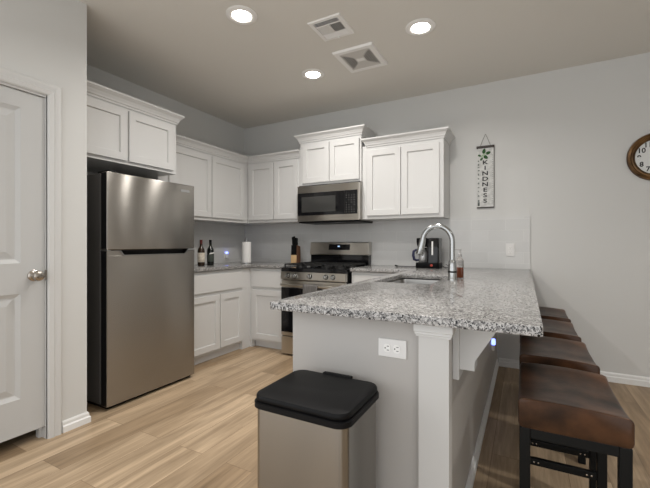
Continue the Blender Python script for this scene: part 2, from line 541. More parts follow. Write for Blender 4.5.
# casing, mitred moulding round the opening
def casing_leg(bm, pts, prof):
    # pts in (y, z), profile (outward from the opening, thickness)
    P = [Vector(p) for p in pts]
    loops = []
    for i, p in enumerate(P):
        if i == 0: d = (P[1] - P[0]).normalized(); n = Vector((-d.y, d.x)); sc = 1
        elif i == len(P) - 1: d = (P[-1] - P[-2]).normalized(); n = Vector((-d.y, d.x)); sc = 1
        else:
            a = (P[i] - P[i - 1]).normalized(); b = (P[i + 1] - P[i]).normalized()
            na, nb = Vector((-a.y, a.x)), Vector((-b.y, b.x))
            n = (na + nb).normalized(); sc = 1 / n.dot(na)
        loops.append([(t, p.x + n.x * o * sc, p.y + n.y * o * sc) for o, t in prof])
    return loft(bm, loops)
CAS = [(0.004, 0), (0.004, 0.010), (0.012, 0.016), (0.034, 0.020), (0.040, 0.015), (0.058, 0.019), (0.072, 0.019), (0.078, 0.013), (0.078, 0)]
obj('door_casing', casing_leg(bm_new(), [(DY0, 0), (DY0, DZ - 0.01), (DY1, DZ - 0.01), (DY1, 0)], CAS), M_TRIM, door)
# knob
KY, KZ = -2.828, 0.985
bm = lathe(bm_new(), [(0.032, -0.012), (0.032, -0.004), (0.026, 0.000), (0.012, 0.004), (0.011, 0.022), (0.018, 0.026), (0.0285, 0.036), (0.031, 0.046), (0.027, 0.057), (0.016, 0.063), (0.003, 0.065)], (0, KY, KZ), 24, 'X')
kn = obj('door_knob', bm, M_NICKEL, door, True)
bm = B(-0.010, 0.0015, DY1 - 0.003, DY1 + 0.0035, KZ - 0.03, KZ + 0.03)
obj('strike_plate', bm, M_NICKEL, door)

# backsplash
struct('trim_1', B(0.0, 3.408, -0.009, 0, 0.935, 1.428), M_TILE_BACK, label='white tile backsplash on the back wall above the counter', cat='backsplash')
struct('trim_2', B(0.0, 0.009, -1.6, -0.009, 0.935, 1.428), M_TILE_LEFT, label='white tile backsplash on the left wall behind the wine bottles', cat='backsplash')

# peninsula pony wall with its end post
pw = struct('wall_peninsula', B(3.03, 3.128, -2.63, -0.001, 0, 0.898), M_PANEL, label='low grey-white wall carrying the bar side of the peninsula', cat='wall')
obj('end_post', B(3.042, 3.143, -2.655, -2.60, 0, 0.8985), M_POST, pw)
CAP = [(0, 0), (0.007, 0), (0.008, 0.007), (0.011, 0.009), (0.011, 0.016), (0.014, 0.019), (0.014, 0.044), (0, 0.044)]
obj('post_cap_moulding', sweep(bm_new(), [(3.042, -2.623), (3.042, -2.655), (3.143, -2.655), (3.143, -2.60)], CAP, 0.853), M_TRIM, pw)
struct('baseboard_peninsula', sweep(bm_new(), [(3.128, -2.60), (3.128, -0.018)], BASE, 0.0), M_BASEBOARD, label='white baseboard along the bar side of the peninsula', cat='baseboard')

# ------------------------------------------------------------------ cabinets
def fronts(parent, facing, face, specs):
    for name, u0, u1, v0, v1 in specs:
        fl = name == 'drawer'
        obj(name, shaker(facing, face, u0, u1, v0, v1, flat=fl), M_CAB, parent)

# over the fridge
c = thing('upper_cabinet', 'short deep white two-door wall cabinet directly over the fridge', 'cabinet', (0, 0, 0))
obj('cabinet_body', B(0.002, 0.585, CY + 0.004, -1.617, 1.80, 2.27), M_CAB, c)
fronts(c, 'x', 0.585, [('door', CY + 0.03, -2.094, 1.825, 2.225), ('door', -2.080, -1.655, 1.825, 2.225)])
obj('crown_moulding', sweep(bm_new(), [(0.585, CY + 0.004), (0.585, -1.617), (0.002, -1.617)], CROWN, 2.246), M_CAB, c)

# left wall uppers
c = thing('upper_cabinet', 'white two-door wall cabinet on the left wall above the wine bottles', 'cabinet', (0, 0, 0))
obj('cabinet_body', B(0.002, 0.322, -1.600, -0.012, 1.428, 2.19), M_CAB, c)
fronts(c, 'x', 0.322, [('door', -1.49, -0.941, 1.462, 2.135), ('door', -0.929, -0.402, 1.462, 2.135)])
obj('crown_moulding', sweep(bm_new(), [(0.322, -1.600), (0.322, -0.3225)], CROWN, 2.156, 0, -1), M_CAB, c)

# back wall, left of the microwave
c = thing('upper_cabinet', 'white two-door wall cabinet between the corner and the microwave', 'cabinet', (0, 0, 0))
obj('cabinet_body', B(0.326, 1.104, -0.322, -0.012, 1.428, 2.19), M_CAB, c)
fronts(c, '-y', -0.322, [('door', 0.362, 0.731, 1.462, 2.135), ('door', 0.742, 1.072, 1.462, 2.135)])
obj('crown_moulding', sweep(bm_new(), [(0.3225, -0.322), (1.104, -0.322)], CROWN, 2.158, 1, 0), M_CAB, c)

# over the microwave
c = thing('upper_cabinet', 'short raised white two-door cabinet directly above the microwave', 'cabinet', (0, 0, 0))
obj('cabinet_body', B(1.112, 1.862, -0.345, -0.012, 1.826, 2.33), M_CAB, c)
fronts(c, '-y', -0.345, [('door', 1.152, 1.489, 1.852, 2.285), ('door', 1.497, 1.842, 1.852, 2.285)])
obj('crown_moulding', sweep(bm_new(), [(1.112, -0.012), (1.112, -0.345), (1.862, -0.345), (1.862, -0.012)], CROWN, 2.312), M_CAB, c)

# right of the microwave
c = thing('upper_cabinet', 'white two-door wall cabinet right of the microwave, nearest the sign', 'cabinet', (0, 0, 0))
obj('cabinet_body', B(1.8635, 2.690, -0.322, -0.012, 1.428, 2.19), M_CAB, c)
fronts(c, '-y', -0.322, [('door', 1.922, 2.277, 1.462, 2.135), ('door', 2.286, 2.652, 1.462, 2.135)])
obj('crown_moulding', sweep(bm_new(), [(1.917, -0.012), (1.917, -0.322), (2.690, -0.322), (2.690, -0.012)], CROWN, 2.172), M_CAB, c)

# bases
c = thing('base_cabinet', 'white base cabinet with wide drawer over two doors beside the fridge', 'cabinet', (0, 0, 0))
bm = B(0.012, 0.60, -1.590, -0.742, 0.080, 0.897)
obj('cabinet_body', bm, M_CAB, c)
obj('toe_kick', B(0.012, 0.556, -1.590, -0.742, 0, 0.0795), M_TOEKICK, c)
fronts(c, 'x', 0.60, [('drawer', -1.56, -0.752, 0.690, 0.868), ('door', -1.56, -1.102, 0.105, 0.655), ('door', -1.090, -0.752, 0.105, 0.655)])

c = thing('base_cabinet', 'white corner base cabinet with one drawer and door left of the stove', 'cabinet', (0, 0, 0))
bm = bm_new()
box(bm, 0.012, 1.093, -0.60, -0.012, 0.080, 0.897)
obj('cabinet_body', bm, M_CAB, c)
obj('corner_filler', B(0.52, 0.60, -0.741, -0.59, 0, 0.897), M_CAB, c)
obj('corner_filler', B(0.601, 0.63, -0.605, -0.55, 0, 0.897), M_CAB, c)
obj('toe_kick', B(0.63, 1.093, -0.545, -0.012, 0, 0.0795), M_TOEKICK, c)
fronts(c, '-y', -0.60, [('drawer', 0.640, 1.068, 0.690, 0.868), ('door', 0.640, 1.068, 0.105, 0.655)])

c = thing('base_cabinet', 'white base cabinet between the stove and the peninsula corner', 'cabinet', (0, 0, 0))
obj('cabinet_body', B(1.868, 2.455, -0.60, -0.012, 0.080, 0.897), M_CAB, c)
obj('toe_kick', B(1.868, 2.455, -0.545, -0.012, 0, 0.0795), M_TOEKICK, c)
fronts(c, '-y', -0.60, [('drawer', 1.895, 2.40, 0.690, 0.868), ('door', 1.895, 2.40, 0.118, 0.655)])

c = thing('base_cabinet', 'white peninsula cabinet with plain end panel behind the trash can', 'cabinet', (0, 0, 0))
obj('front_panel', B(2.488, 2.505, -1.95, -0.65, 0.080, 0.897), M_CAB, c)
obj('cabinet_body', B(2.519, 3.029, -2.60, -1.95, 0.080, 0.897), M_CAB, c)
obj('cabinet_body', B(2.495, 3.029, -0.95, -0.012, 0.080, 0.897), M_CAB, c)
obj('toe_kick', B(2.53, 3.029, -2.59, -0.65, 0, 0.0795), M_TOEKICK, c)
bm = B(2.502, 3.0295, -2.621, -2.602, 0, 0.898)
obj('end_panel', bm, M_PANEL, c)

# corbel under the overhang
c = thing('counter_corbel', 'white stepped wooden bracket under the counter overhang at the post', 'bracket', (0, 0, 0))
obj('back_plate', B(3.1285, 3.152, -2.50, -2.39, 0.668, 0.8985, bev=0.002), M_TRIM, c)
obj('bracket_arm', prism(bm_new(), [(3.1525, 0.8985), (3.300, 0.8985), (3.290, 0.880), (3.209, 0.748), (3.204, 0.738), (3.204, 0.706), (3.1525, 0.706)], 'Y', -2.49, -2.40), M_TRIM, c)

# ------------------------------------------------------------------ countertops
CT0, CT1 = 0.9045, 0.9355
def slab_from_poly(poly, hole=None, bev=0.003):
    bm = bm_new()
    vs = [bm.verts.new((x, y, CT0)) for x, y in poly]
    es = [bm.edges.new((vs[i], vs[(i + 1) % len(vs)])) for i in range(len(vs))]
    if hole:
        hv = [bm.verts.new((x, y, CT0)) for x, y in hole]
        es += [bm.edges.new((hv[i], hv[(i + 1) % len(hv)])) for i in range(len(hv))]
    r = bmesh.ops.triangle_fill(bm, use_beauty=True, use_dissolve=False, edges=es)
    fs = [g for g in r['geom'] if isinstance(g, bmesh.types.BMFace)]
    ex = bmesh.ops.extrude_face_region(bm, geom=fs)
    bmesh.ops.translate(bm, vec=(0, 0, CT1 - CT0), verts=[g for g in ex['geom'] if isinstance(g, bmesh.types.BMVert)])
    bmesh.ops.recalc_face_normals(bm, faces=bm.faces)
    if bev:
        sharp = [e for e in bm.edges if len(e.link_faces) == 2 and e.calc_face_angle() > 1.0 and abs(e.verts[0].co.z - e.verts[1].co.z) < 1e-5]
        bmesh.ops.bevel(bm, geom=sharp, offset=bev, segments=3, profile=0.5, affect='EDGES')
    return bm

tag(obj('countertop', slab_from_poly([(0.0095, -1.605), (0.632, -1.605), (0.632, -0.632), (1.098, -0.632), (1.098, -0.0095), (0.0095, -0.0095)]), M_GRANITE, smooth=True),
    'speckled granite countertop in the left corner under the wine bottles', 'countertop')

def corner(cx, cy, r, a0, n=5):
    return [(cx + r * math.cos(math.radians(a0 + 90 * k / n)), cy + r * math.sin(math.radians(a0 + 90 * k / n))) for k in range(n + 1)]
PL, PR, PE = 2.450, 3.412, -2.718
poly = [(1.866, -0.0095), (1.866, -0.64), (PL, -0.64)] + corner(PL + 0.012, PE + 0.012, 0.012, 180) + corner(PR - 0.012, PE + 0.012, 0.012, 270) + [(PR, -0.0095)]
SX0, SX1, SY0, SY1 = 2.522, 2.880, -1.75, -1.09
hole = rrect((SX0 + SX1) / 2, (SY0 + SY1) / 2, SX1 - SX0, SY1 - SY0, 0.03, 6)
tag(obj('countertop', slab_from_poly(poly, hole), M_GRANITE, smooth=True),
    'large speckled granite peninsula countertop with the sink and bar overhang', 'countertop')

# sink
c = thing('kitchen_sink', 'undermount stainless steel sink basin set in the peninsula countertop', 'sink', ((SX0 + SX1) / 2, (SY0 + SY1) / 2, 0))
w, d = SX1 - SX0, SY1 - SY0
bm = bm_new()
steps = [(-0.012, 0.8985), (0.000, 0.897), (0.004, 0.86), (0.010, 0.75), (0.030, 0.712), (0.12, 0.706)]
lp = [[(x, y, z) for x, y in rrect(0, 0, w - 2 * i, d - 2 * i, max(0.03 - i * 0.1, 0.015), 6)] for i, z in steps]
rows = [[bm.verts.new(p) for p in l] for l in lp]
for a, b in zip(rows[:-1], rows[1:]):
    for i in range(len(a)):
        j = (i + 1) % len(a)
        bm.faces.new((a[i], a[j], b[j], b[i]))
bm.faces.new(rows[-1])
so = obj('basin', bm, M_SINK, c, True)
md = so.modifiers.new('thickness', 'SOLIDIFY'); md.thickness = 0.0015; md.offset = -1
obj('drain', lathe(bm_new(), [(0.042, 0.0), (0.042, 0.004), (0.030, 0.005), (0.028, 0.002), (0.003, 0.002)], (0, 0, 0.708), 20), M_CHROME, c, True)

# faucet
FX, FY = 2.948, -1.41
c = thing('kitchen_faucet', 'tall chrome gooseneck pull-down faucet behind the sink', 'faucet', (FX, FY, CT1))
obj('base', lathe(bm_new(), [(0.030, 0), (0.030, 0.006), (0.0275, 0.010), (0.027, 0.085), (0.025, 0.100), (0.023, 0.122), (0.018, 0.128), (0.017, 0.132)], (0, 0, 0), 22), M_CHROME, c, True)
pts = [(0, 0, 0.13), (0, 0, 0.20)]
R = 0.096
for k in range(0, 17):
    a = math.radians(180 * k / 16 * 0.93)
    pts.append((-R + R * math.cos(a), 0, 0.250 + 0.104 * math.sin(a)))
obj('gooseneck', tube(bm_new(), pts, 0.0170, 14), M_CHROME, c, True)
ex, ez = pts[-1][0], pts[-1][2]
bm = tube(bm_new(), [(ex, 0, ez), (ex - 0.004, 0, ez - 0.02), (ex - 0.012, 0, ez - 0.055), (ex - 0.022, 0, ez - 0.105), (ex - 0.024, 0, ez - 0.112)], [0.018, 0.021, 0.023, 0.027, 0.024], 16)
obj('spray_head', bm, M_CHROME, c, True)
bm = tube(bm_new(), [(0, 0.020, 0.055), (0, 0.038, 0.058), (0.004, 0.048, 0.070), (0.006, 0.060, 0.095)], [0.013, 0.011, 0.007, 0.005], 12)
obj('lever_handle', bm, M_CHROME, c, True)
obj('temperature_ring', lathe(bm_new(), [(0.0273, 0), (0.0282, 0.003), (0.0282, 0.008), (0.0273, 0.011)], (0, 0, 0.048), 22), M_BLACKMETAL, c, True)

# soap bottle
c = thing('soap_bottle', 'small clear pump bottle of amber soap beside the faucet base', 'bottle', (2.969, -1.235, CT1))
obj('soap', rloft(bm_new(), 0, 0, 0.050, 0.038, 0.012, [(0.002, 0.002), (0, 0.005), (0, 0.072), (0.001, 0.074)]), M_AMBER, c, True)
obj('bottle', rloft(bm_new(), 0, 0, 0.052, 0.040, 0.013, [(0, 0.0745), (0, 0.118), (0.004, 0.130), (0.012, 0.142), (0.013, 0.150)]), M_CLEAR, c, True)
bm = lathe(bm_new(), [(0.014, 0.150), (0.014, 0.166), (0.006, 0.170), (0.004, 0.190), (0.009, 0.192), (0.009, 0.200), (0.002, 0.201)], (0, 0, 0), 14)
box(bm, -0.036, -0.006, -0.005, 0.005, 0.192, 0.200, bev=0.002)
obj('pump', bm, M_PUMP, c, True)

# ------------------------------------------------------------------ fridge
FYA, FYB = -2.382, -1.604
fr = thing('refrigerator', 'stainless steel top-freezer refrigerator with dark grey sides', 'refrigerator', (0, 0, 0))
obj('cabinet_body', B(0.05, 0.720, FYA + 0.004, FYB - 0.012, 0.03, 1.672, bev=0.006), M_FRIDGESIDE, fr)
obj('door_gasket', B(0.720, 0.738, FYA + 0.014, FYB - 0.014, 0.05, 1.66), M_BLACK, fr)
fz = obj('freezer_door', B(0.738, 0.804, FYA, FYB, 1.130, 1.678, bev=0.005, seg=3), M_STEEL, fr, True)
obj('door_edge', B(0.740, 0.799, FYA - 0.0012, FYA - 0.0002, 1.136, 1.672), M_BLACK, fz)
# badge upper right
obj('badge', B(0.804, 0.8055, FYB - 0.150, FYB - 0.055, 1.612, 1.634), M_CHROME, fz)
# lower door with scooped grip along its top edge
fd = bm_new()
zt = 1.123
def frow(z, x):
    return (x, z)
gy0, gy1 = FYA + 0.095, FYB - 0.075
box(fd, 0.738, 0.804, FYA, FYB, 0.028, 1.090, bev=0.004, seg=2)
box(fd, 0.738, 0.752, FYA + 0.004, FYB - 0.004, 1.080, zt)
prism(fd, [(FYA, 1.088), (gy0 + 0.035, 1.088), (gy0, zt), (FYA, zt)], 'X', 0.745, 0.804)
prism(fd, [(FYB, 1.088), (FYB, zt), (gy1, zt), (gy1 - 0.035, 1.088)], 'X', 0.745, 0.804)
dd = obj('fridge_door', fd, M_STEEL, fr)
obj('door_edge', B(0.740, 0.799, FYA - 0.0012, FYA - 0.0002, 0.034, zt - 0.006), M_BLACK, dd)
bm = bm_new()
box(bm, 0.800, 0.8075, gy0 + 0.035, gy1 - 0.035, 1.084, 1.091, bev=0.002)
prism(bm, [(gy1 - 0.040, 1.084), (gy1 - 0.032, 1.083), (gy1 + 0.005, zt - 0.002), (gy1 - 0.004, zt)], 'X', 0.800, 0.8075)
prism(bm, [(gy0 + 0.040, 1.084), (gy0 + 0.032, 1.083), (gy0 - 0.005, zt - 0.002), (gy0 + 0.004, zt)], 'X', 0.800, 0.8075)
box(bm, 0.800, 0.8075, gy1, FYB - 0.004, zt - 0.006, zt, bev=0.001)
obj('grip_edge', bm, M_CHROME, dd)
obj('grip_recess', B(0.7521, 0.760, gy0 + 0.01, gy1 - 0.01, 1.091, zt - 0.001), M_BLACK, dd)
obj('kick_grille', B(0.10, 0.775, FYA + 0.02, FYB - 0.02, 0.006, 0.027), M_BLACK, fr)
for yy in (FYA + 0.05, FYB - 0.05):
    obj('foot', lathe(bm_new(), [(0.016, 0.0), (0.016, 0.010), (0.010, 0.012), (0.010, 0.030)], (0.70, yy, 0.0), 12), M_BLACK, fr)
obj('hinge_cap', B(0.66, 0.79, FYA + 0.02, FYA + 0.075, 1.6725, 1.692, bev=0.004), M_BLACK, fr)
obj('hinge_pin', B(0.722, 0.80, FYA + 0.004, FYA + 0.030, 1.1235, 1.1295), M_CHROME, fr)

# ------------------------------------------------------------------ range
R0, R1 = 1.097, 1.845
rg = thing('gas_range', 'stainless steel gas stove with black cooktop, grates and backguard', 'stove', ((R0 + R1) / 2, 0, 0))
hw = (R1 - R0) / 2
def RB(*a, **k): return B(*a, **k)
obj('body', RB(-hw, hw, -0.655, -0.015, 0.03, 0.8815), M_BLACK, rg)
obj('cooktop', RB(-hw, hw, -0.700, -0.09, 0.882, 0.922, bev=0.004), M_BLACKGLOSS, rg)
bm = prism(bm_new(), [(-0.655, 0.800), (-0.705, 0.800), (-0.712, 0.806), (-0.701, 0.881), (-0.655, 0.881)], 'X', -hw, hw)
obj('control_panel', bm, M_STEELLIGHT, rg)
for kx in (1.200, 1.283, 1.462, 1.645, 1.725):
    k = obj('knob', lathe(bm_new(), [(0.021, 0.004), (0.022, -0.006), (0.019, -0.030), (0.016, -0.036), (0.003, -0.037)], (kx - 1.481, -0.708, 0.842), 18, 'Y'), M_CHROME, rg, True)
    obj('knob_skirt', lathe(bm_new(), [(0.026, 0.006), (0.026, -0.003), (0.0225, -0.005)], (kx - 1.481, -0.708, 0.842), 18, 'Y'), M_BLACK, k, True)
od = obj('oven_door', RB(-hw + 0.002, hw - 0.002, -0.700, -0.656, 0.212, 0.792, bev=0.004), M_STEELLIGHT, rg)
obj('door_glass', RB(-hw + 0.004, hw - 0.004, -0.7035, -0.7005, 0.250, 0.715), M_BLACKGLOSS, od)
bm = tube(bm_new(), [(-hw + 0.03, -0.752, 0.748), (hw - 0.03, -0.752, 0.748)], 0.013, 14)
for xx in (-hw + 0.06, hw - 0.06):
    cyl(bm, (xx, -0.752, 0.748), (xx, -0.698, 0.748), 0.010, seg=10)
obj('oven_handle', bm, M_STEELLIGHT, od, True)
obj('storage_drawer', RB(-hw + 0.002, hw - 0.002, -0.700, -0.656, 0.022, 0.203, bev=0.004), M_STEELLIGHT, rg)
for xx in (-hw + 0.05, hw - 0.05):
    for yy in (-0.62, -0.08):
        obj('foot', B(xx - 0.02, xx + 0.02, yy - 0.02, yy + 0.02, 0, 0.03), M_BLACK, rg)
# backguard
bm = prism(bm_new(), [(-0.015, 0.882), (-0.085, 0.882), (-0.085, 1.048), (-0.015, 1.048)], 'X', -hw + 0.004, hw - 0.004)
bg = obj('backguard_base', bm, M_BLACKGLOSS, rg)
bm = prism(bm_new(), [(-0.012, 1.0485), (-0.098, 1.042), (-0.104, 1.050), (-0.082, 1.182), (-0.074, 1.190), (-0.012, 1.190)], 'X', -hw, hw)
bg = obj('backguard', bm, M_STEELLIGHT, rg)
n = Vector((0, -0.986, 0.164))
def on_guard(bm, x0, x1, v0, v1, t):
    # sits on the sloping face of the backguard
    for q in (0,):
        a = Vector((0, -0.104, 1.050)); up = Vector((0, 0.022, 0.132)).normalized()
        nn = Vector((0, -up.z, up.y))
        c8 = []
        for tt in (0, t):
            for (x, v) in ((x0, v0), (x1, v0), (x1, v1), (x0, v1)):
                c8.append(a + up * v + nn * tt + Vector((x, 0, 0)))
        loft(bm, [[tuple(p) for p in c8[:4]], [tuple(p) for p in c8[4:]]])
    return bm
pn = obj('control_display', on_guard(bm_new(), -0.125, 0.145, 0.052, 0.118, 0.002), M_BLACKGLOSS, bg)
bm = bm_new()
def seg7(bm, x, v, h, ch):
    w = h * 0.55; t = h * 0.16
    S = {'a': (0, w, h - t, h), 'd': (0, w, 0, t), 'g': (0, w, h / 2 - t / 2, h / 2 + t / 2), 'f': (0, t, h / 2, h), 'b': (w - t, w, h / 2, h), 'e': (0, t, 0, h / 2), 'c': (w - t, w, 0, h / 2)}
    segs = {'1': 'bc', '2': 'abged', '0': 'abcdef', '3': 'abgcd', '5': 'afgcd', '4': 'fgbc'}[ch]
    for s_ in segs:
        a, b, c_, d_ = S[s_]
        on_guard(bm, x + a, x + b, v + c_, v + d_, 0.003)
on_guard(bm, -0.010, 0.018, 0.087, 0.101, 0.0028)
obj('clock_digits', bm, M_DISPLAY, pn)
# burners and grates
for k, (bx, by, br_) in enumerate([(-0.235, -0.52, 0.05), (-0.235, -0.24, 0.04), (0, -0.38, 0.045), (0.235, -0.52, 0.05), (0.235, -0.24, 0.04)]):
    obj('burner', lathe(bm_new(), [(br_ + 0.012, 0), (br_ + 0.010, 0.008), (br_, 0.010), (br_, 0.018), (br_ - 0.006, 0.021), (0.003, 0.022)], (bx, by, 0.9225), 20), M_IRON, rg, True)
for k in range(3):
    gx0 = -hw + 0.022 + k * (2 * hw - 0.044) / 3
    gx1 = gx0 + (2 * hw - 0.044) / 3 - 0.006
    bm = bm_new()
    z0, z1, t = 0.948, 0.962, 0.011
    ya, yb = -0.672, -0.112
    for (a, b, c_, d_) in ((gx0, gx1, ya, ya + t), (gx0, gx1, yb - t, yb), (gx0, gx0 + t, ya, yb), (gx1 - t, gx1, ya, yb), (gx0, gx1, -0.395, -0.395 + t)):
        box(bm, a, b, c_, d_, z0, z1)
    m_ = (gx0 + gx1) / 2
    box(bm, m_ - t / 2, m_ + t / 2, ya, yb, z0, z1)
    for yy in (-0.52, -0.25):
        box(bm, gx0, gx1, yy - t / 2, yy + t / 2, z0, z1)
    for xx in (gx0, gx1 - t):
        for yy in (ya, -0.395, yb - t):
            box(bm, xx, xx + t, yy, yy + t, 0.9225, z0)
    obj('grate', bm, M_IRON, rg)

# towel on the oven handle
tx0, tx1 = 1.408, 1.572
bm = bm_new()
prof = [(-0.7355, 0.62)]
prof = [(-0.7345, 0.600), (-0.7345, 0.690), (-0.7355, 0.748)]
for k in range(0, 9):
    a = math.radians(0 + 180 * k / 8)
    prof.append((-0.752 + 0.0165 * math.cos(a), 0.748 + 0.0165 * math.sin(a)))
prof += [(-0.7690, 0.70), (-0.7695, 0.60), (-0.770, 0.50)]
loops = []
for i in range(13):
    x = tx0 + (tx1 - tx0) * i / 12
    ripple = 0.0012 * math.sin(i * 1.5)
    loops.append([(x, y - (ripple + 0.0012 if k > 8 else -0.0 ), z) for k, (y, z) in enumerate(prof)])
rows = [[bm.verts.new(p) for p in l] for l in loops]
for a, b in zip(rows[:-1], rows[1:]):
    for i in range(len(a) - 1):
        bm.faces.new((a[i], a[i + 1], b[i + 1], b[i]))
tw = obj('dish_towel', bm, M_TOWEL, None, True)
md = tw.modifiers.new('thickness', 'SOLIDIFY'); md.thickness = 0.002; md.offset = 0
tag(tw, 'grey ribbed dish towel hanging over the oven door handle', 'towel')

# ------------------------------------------------------------------ microwave
mw = thing('microwave', 'stainless steel over-the-range microwave with black glass door', 'microwave', ((1.115 + 1.863) / 2, 0, 1.415))
h2 = (1.863 - 1.115) / 2
obj('body', B(-h2, h2, -0.372, -0.012, 0.002, 0.408), M_BLACKMETAL, mw)
obj('side_panel', B(h2 - 0.0005, h2 + 0.0008, -0.372, -0.014, 0.004, 0.406), M_STEEL, mw)
dr = obj('door', B(-h2, h2, -0.408, -0.3725, 0.006, 0.396, bev=0.004), M_STEELLIGHT, mw)
obj('door_glass', B(-h2 + 0.004, h2 - 0.165, -0.4105, -0.4085, 0.070, 0.318), M_BLACKGLOSS, dr)
M_WINDOW = new_mat('oven_window_mesh', (0.045, 0.045, 0.043), 0.12)
obj('door_window', B(-h2 + 0.055, h2 - 0.270, -0.4115, -0.4106, 0.105, 0.275), M_WINDOW, dr)
kp = obj('keypad', B(h2 - 0.163, h2 - 0.018, -0.4105, -0.4085, 0.070, 0.318), M_BLACKGLOSS, mw)
M_KEYS = new_mat('keypad_print', (0.13, 0.13, 0.125), 0.5)
for r in range(8):
    for q in range(4):
        if (r + q) % 7 == 5: continue
        x = h2 - 0.150 + q * 0.030
        z = 0.088 + r * 0.025
        obj('keypad_button', B(x, x + 0.013, -0.4112, -0.4104, z, z + 0.005), M_KEYS, kp)
obj('vent_base', B(-h2 + 0.01, h2 - 0.004, -0.395, -0.012, -0.012, 0.0015), M_BLACK, mw)

# ------------------------------------------------------------------ things on the left counter
def wine_bottle(name, label, loc, glass, cap, lab):
    c = thing(name, label, 'bottle', loc, 'wine bottles beside the fridge')
    obj('glass', lathe(bm_new(), [(0.030, 0.0), (0.0365, 0.004), (0.0375, 0.012), (0.0375, 0.160), (0.034, 0.180), (0.022, 0.199), (0.0145, 0.216), (0.0135, 0.268), (0.012, 0.269)], (0, 0, 0), 22), glass, c, True)
    obj('capsule', lathe(bm_new(), [(0.0140, 0.214), (0.0145, 0.273), (0.0155, 0.274), (0.0155, 0.280), (0.003, 0.281)], (0, 0, 0), 18), cap, c, True)
    return c
b1 = wine_bottle('wine_bottle', 'brown wine bottle with cream label and burgundy neck nearest the fridge', (0.300, -1.052, CT1), M_BOTTLE_A, M_FOIL, M_LABEL)
obj('label', lathe(bm_new(), [(0.0378, 0.040), (0.0382, 0.041), (0.0382, 0.140), (0.0378, 0.141)], (0, 0, 0), 22), M_LABEL, b1, True)
b2 = wine_bottle('wine_bottle', 'black wine bottle with dark label beside the brown one', (0.300, -0.918, CT1), M_BOTTLE_B, M_BLACK, None)
obj('label', lathe(bm_new(), [(0.0378, 0.040), (0.0382, 0.041), (0.0382, 0.118), (0.0378, 0.119)], (0, 0, 0), 22), M_LABELDARK, b2, True)
bm = bm_new()
loops = []
for z in (0.122, 0.138):
    loops.append([(0.0385 * math.cos(math.radians(a)), 0.0385 * math.sin(math.radians(a)), z + (a + 30) * 0.0001) for a in range(-60, 40, 8)])
loft(bm, loops, cap=False, closed=False)
st = obj('neck_label', bm, M_WHITEPLASTIC, b2, True)
md = st.modifiers.new('t', 'SOLIDIFY'); md.thickness = 0.0008

# paper towel
pt = (0.412, -0.445, CT1)
c = thing('paper_towel_holder', 'slim metal paper towel holder standing in the counter corner', 'holder', pt)
obj('base', lathe(bm_new(), [(0.070, 0), (0.070, 0.006), (0.062, 0.010), (0.006, 0.011)], (0, 0, 0), 26), M_CHROME, c, True)
obj('rod', lathe(bm_new(), [(0.005, 0.010), (0.005, 0.290), (0.008, 0.292), (0.008, 0.302), (0.003, 0.306)], (0, 0, 0), 12), M_CHROME, c, True)
bm = bm_new()
lps = []
for r, z in ((0.021, 0.012), (0.052, 0.012), (0.0545, 0.015), (0.0545, 0.257), (0.052, 0.260), (0.021, 0.260)):
    lps.append([(r * math.cos(2 * math.pi * k / 28), r * math.sin(2 * math.pi * k / 28), z) for k in range(28)])
rows = [[bm.verts.new(p) for p in l] for l in lps]
for a, b in zip(rows, rows[1:] + rows[:1]):
    for i in range(28):
        j = (i + 1) % 28
        bm.faces.new((a[i], a[j], b[j], b[i]))
tag(obj('paper_towel_roll', bm, M_PAPER, None, True, loc=pt), 'white paper towel roll standing in the counter corner', 'paper towel')

# knife block
KB = (0.968, -0.190, CT1)
c = thing('knife_block', 'pale wooden knife block with dark top left of the stove', 'knife block', KB, rz=0.0)
obj('lower_block', prism(bm_new(), [(-0.060, 0.0), (0.025, 0.0), (0.022, 0.095), (-0.056, 0.105)], 'X', -0.048, 0.030), M_BAMBOO, c)
obj('side_slab', prism(bm_new(), [(-0.060, 0.0), (0.025, 0.0), (0.020, 0.205), (-0.050, 0.222)], 'X', 0.0301, 0.036), M_WALNUT, c)
obj('upper_block', prism(bm_new(), [(-0.056, 0.1052), (0.022, 0.0952), (0.020, 0.205), (-0.050, 0.222)], 'X', -0.048, 0.030), M_BLACK, c)
# knives stand in slots of the block
kn_spots = [(-0.032, -0.034, 0.318), (-0.010, -0.034, 0.326), (0.014, -0.034, 0.308), (-0.022, -0.002, 0.300), (0.004, -0.002, 0.306)]
kl = ['black-handled knife at the front left of the wooden block', 'tallest black-handled knife at the front middle of the wooden block', 'black-handled knife at the front right of the wooden block',
      'black-handled knife at the rear left of the wooden block', 'black-handled knife at the rear right of the wooden block']
for (kx, ky, kz), lb in zip(kn_spots, kl):
    t = thing('kitchen_knife', lb, 'knife', (KB[0] + kx, KB[1] + ky, CT1 + 0.2225), 'knives in the wooden block')
    L = kz - 0.2225
    bm = bm_new()
    loft(bm, [[(x, y - 0.10 * z, z) for x, y in rrect(0, 0, w_, d_, 0.004, 3)] for w_, d_, z in ((0.016, 0.020, 0.0), (0.018, 0.024, 0.02), (0.016, 0.020, L * 0.55), (0.019, 0.026, L * 0.9), (0.013, 0.018, L))])
    obj('handle', bm, M_BLACK, t, True)
    obj('bolster', B(-0.007, 0.007, -0.011, 0.011, -0.004, 0.0), M_CHROME, t)

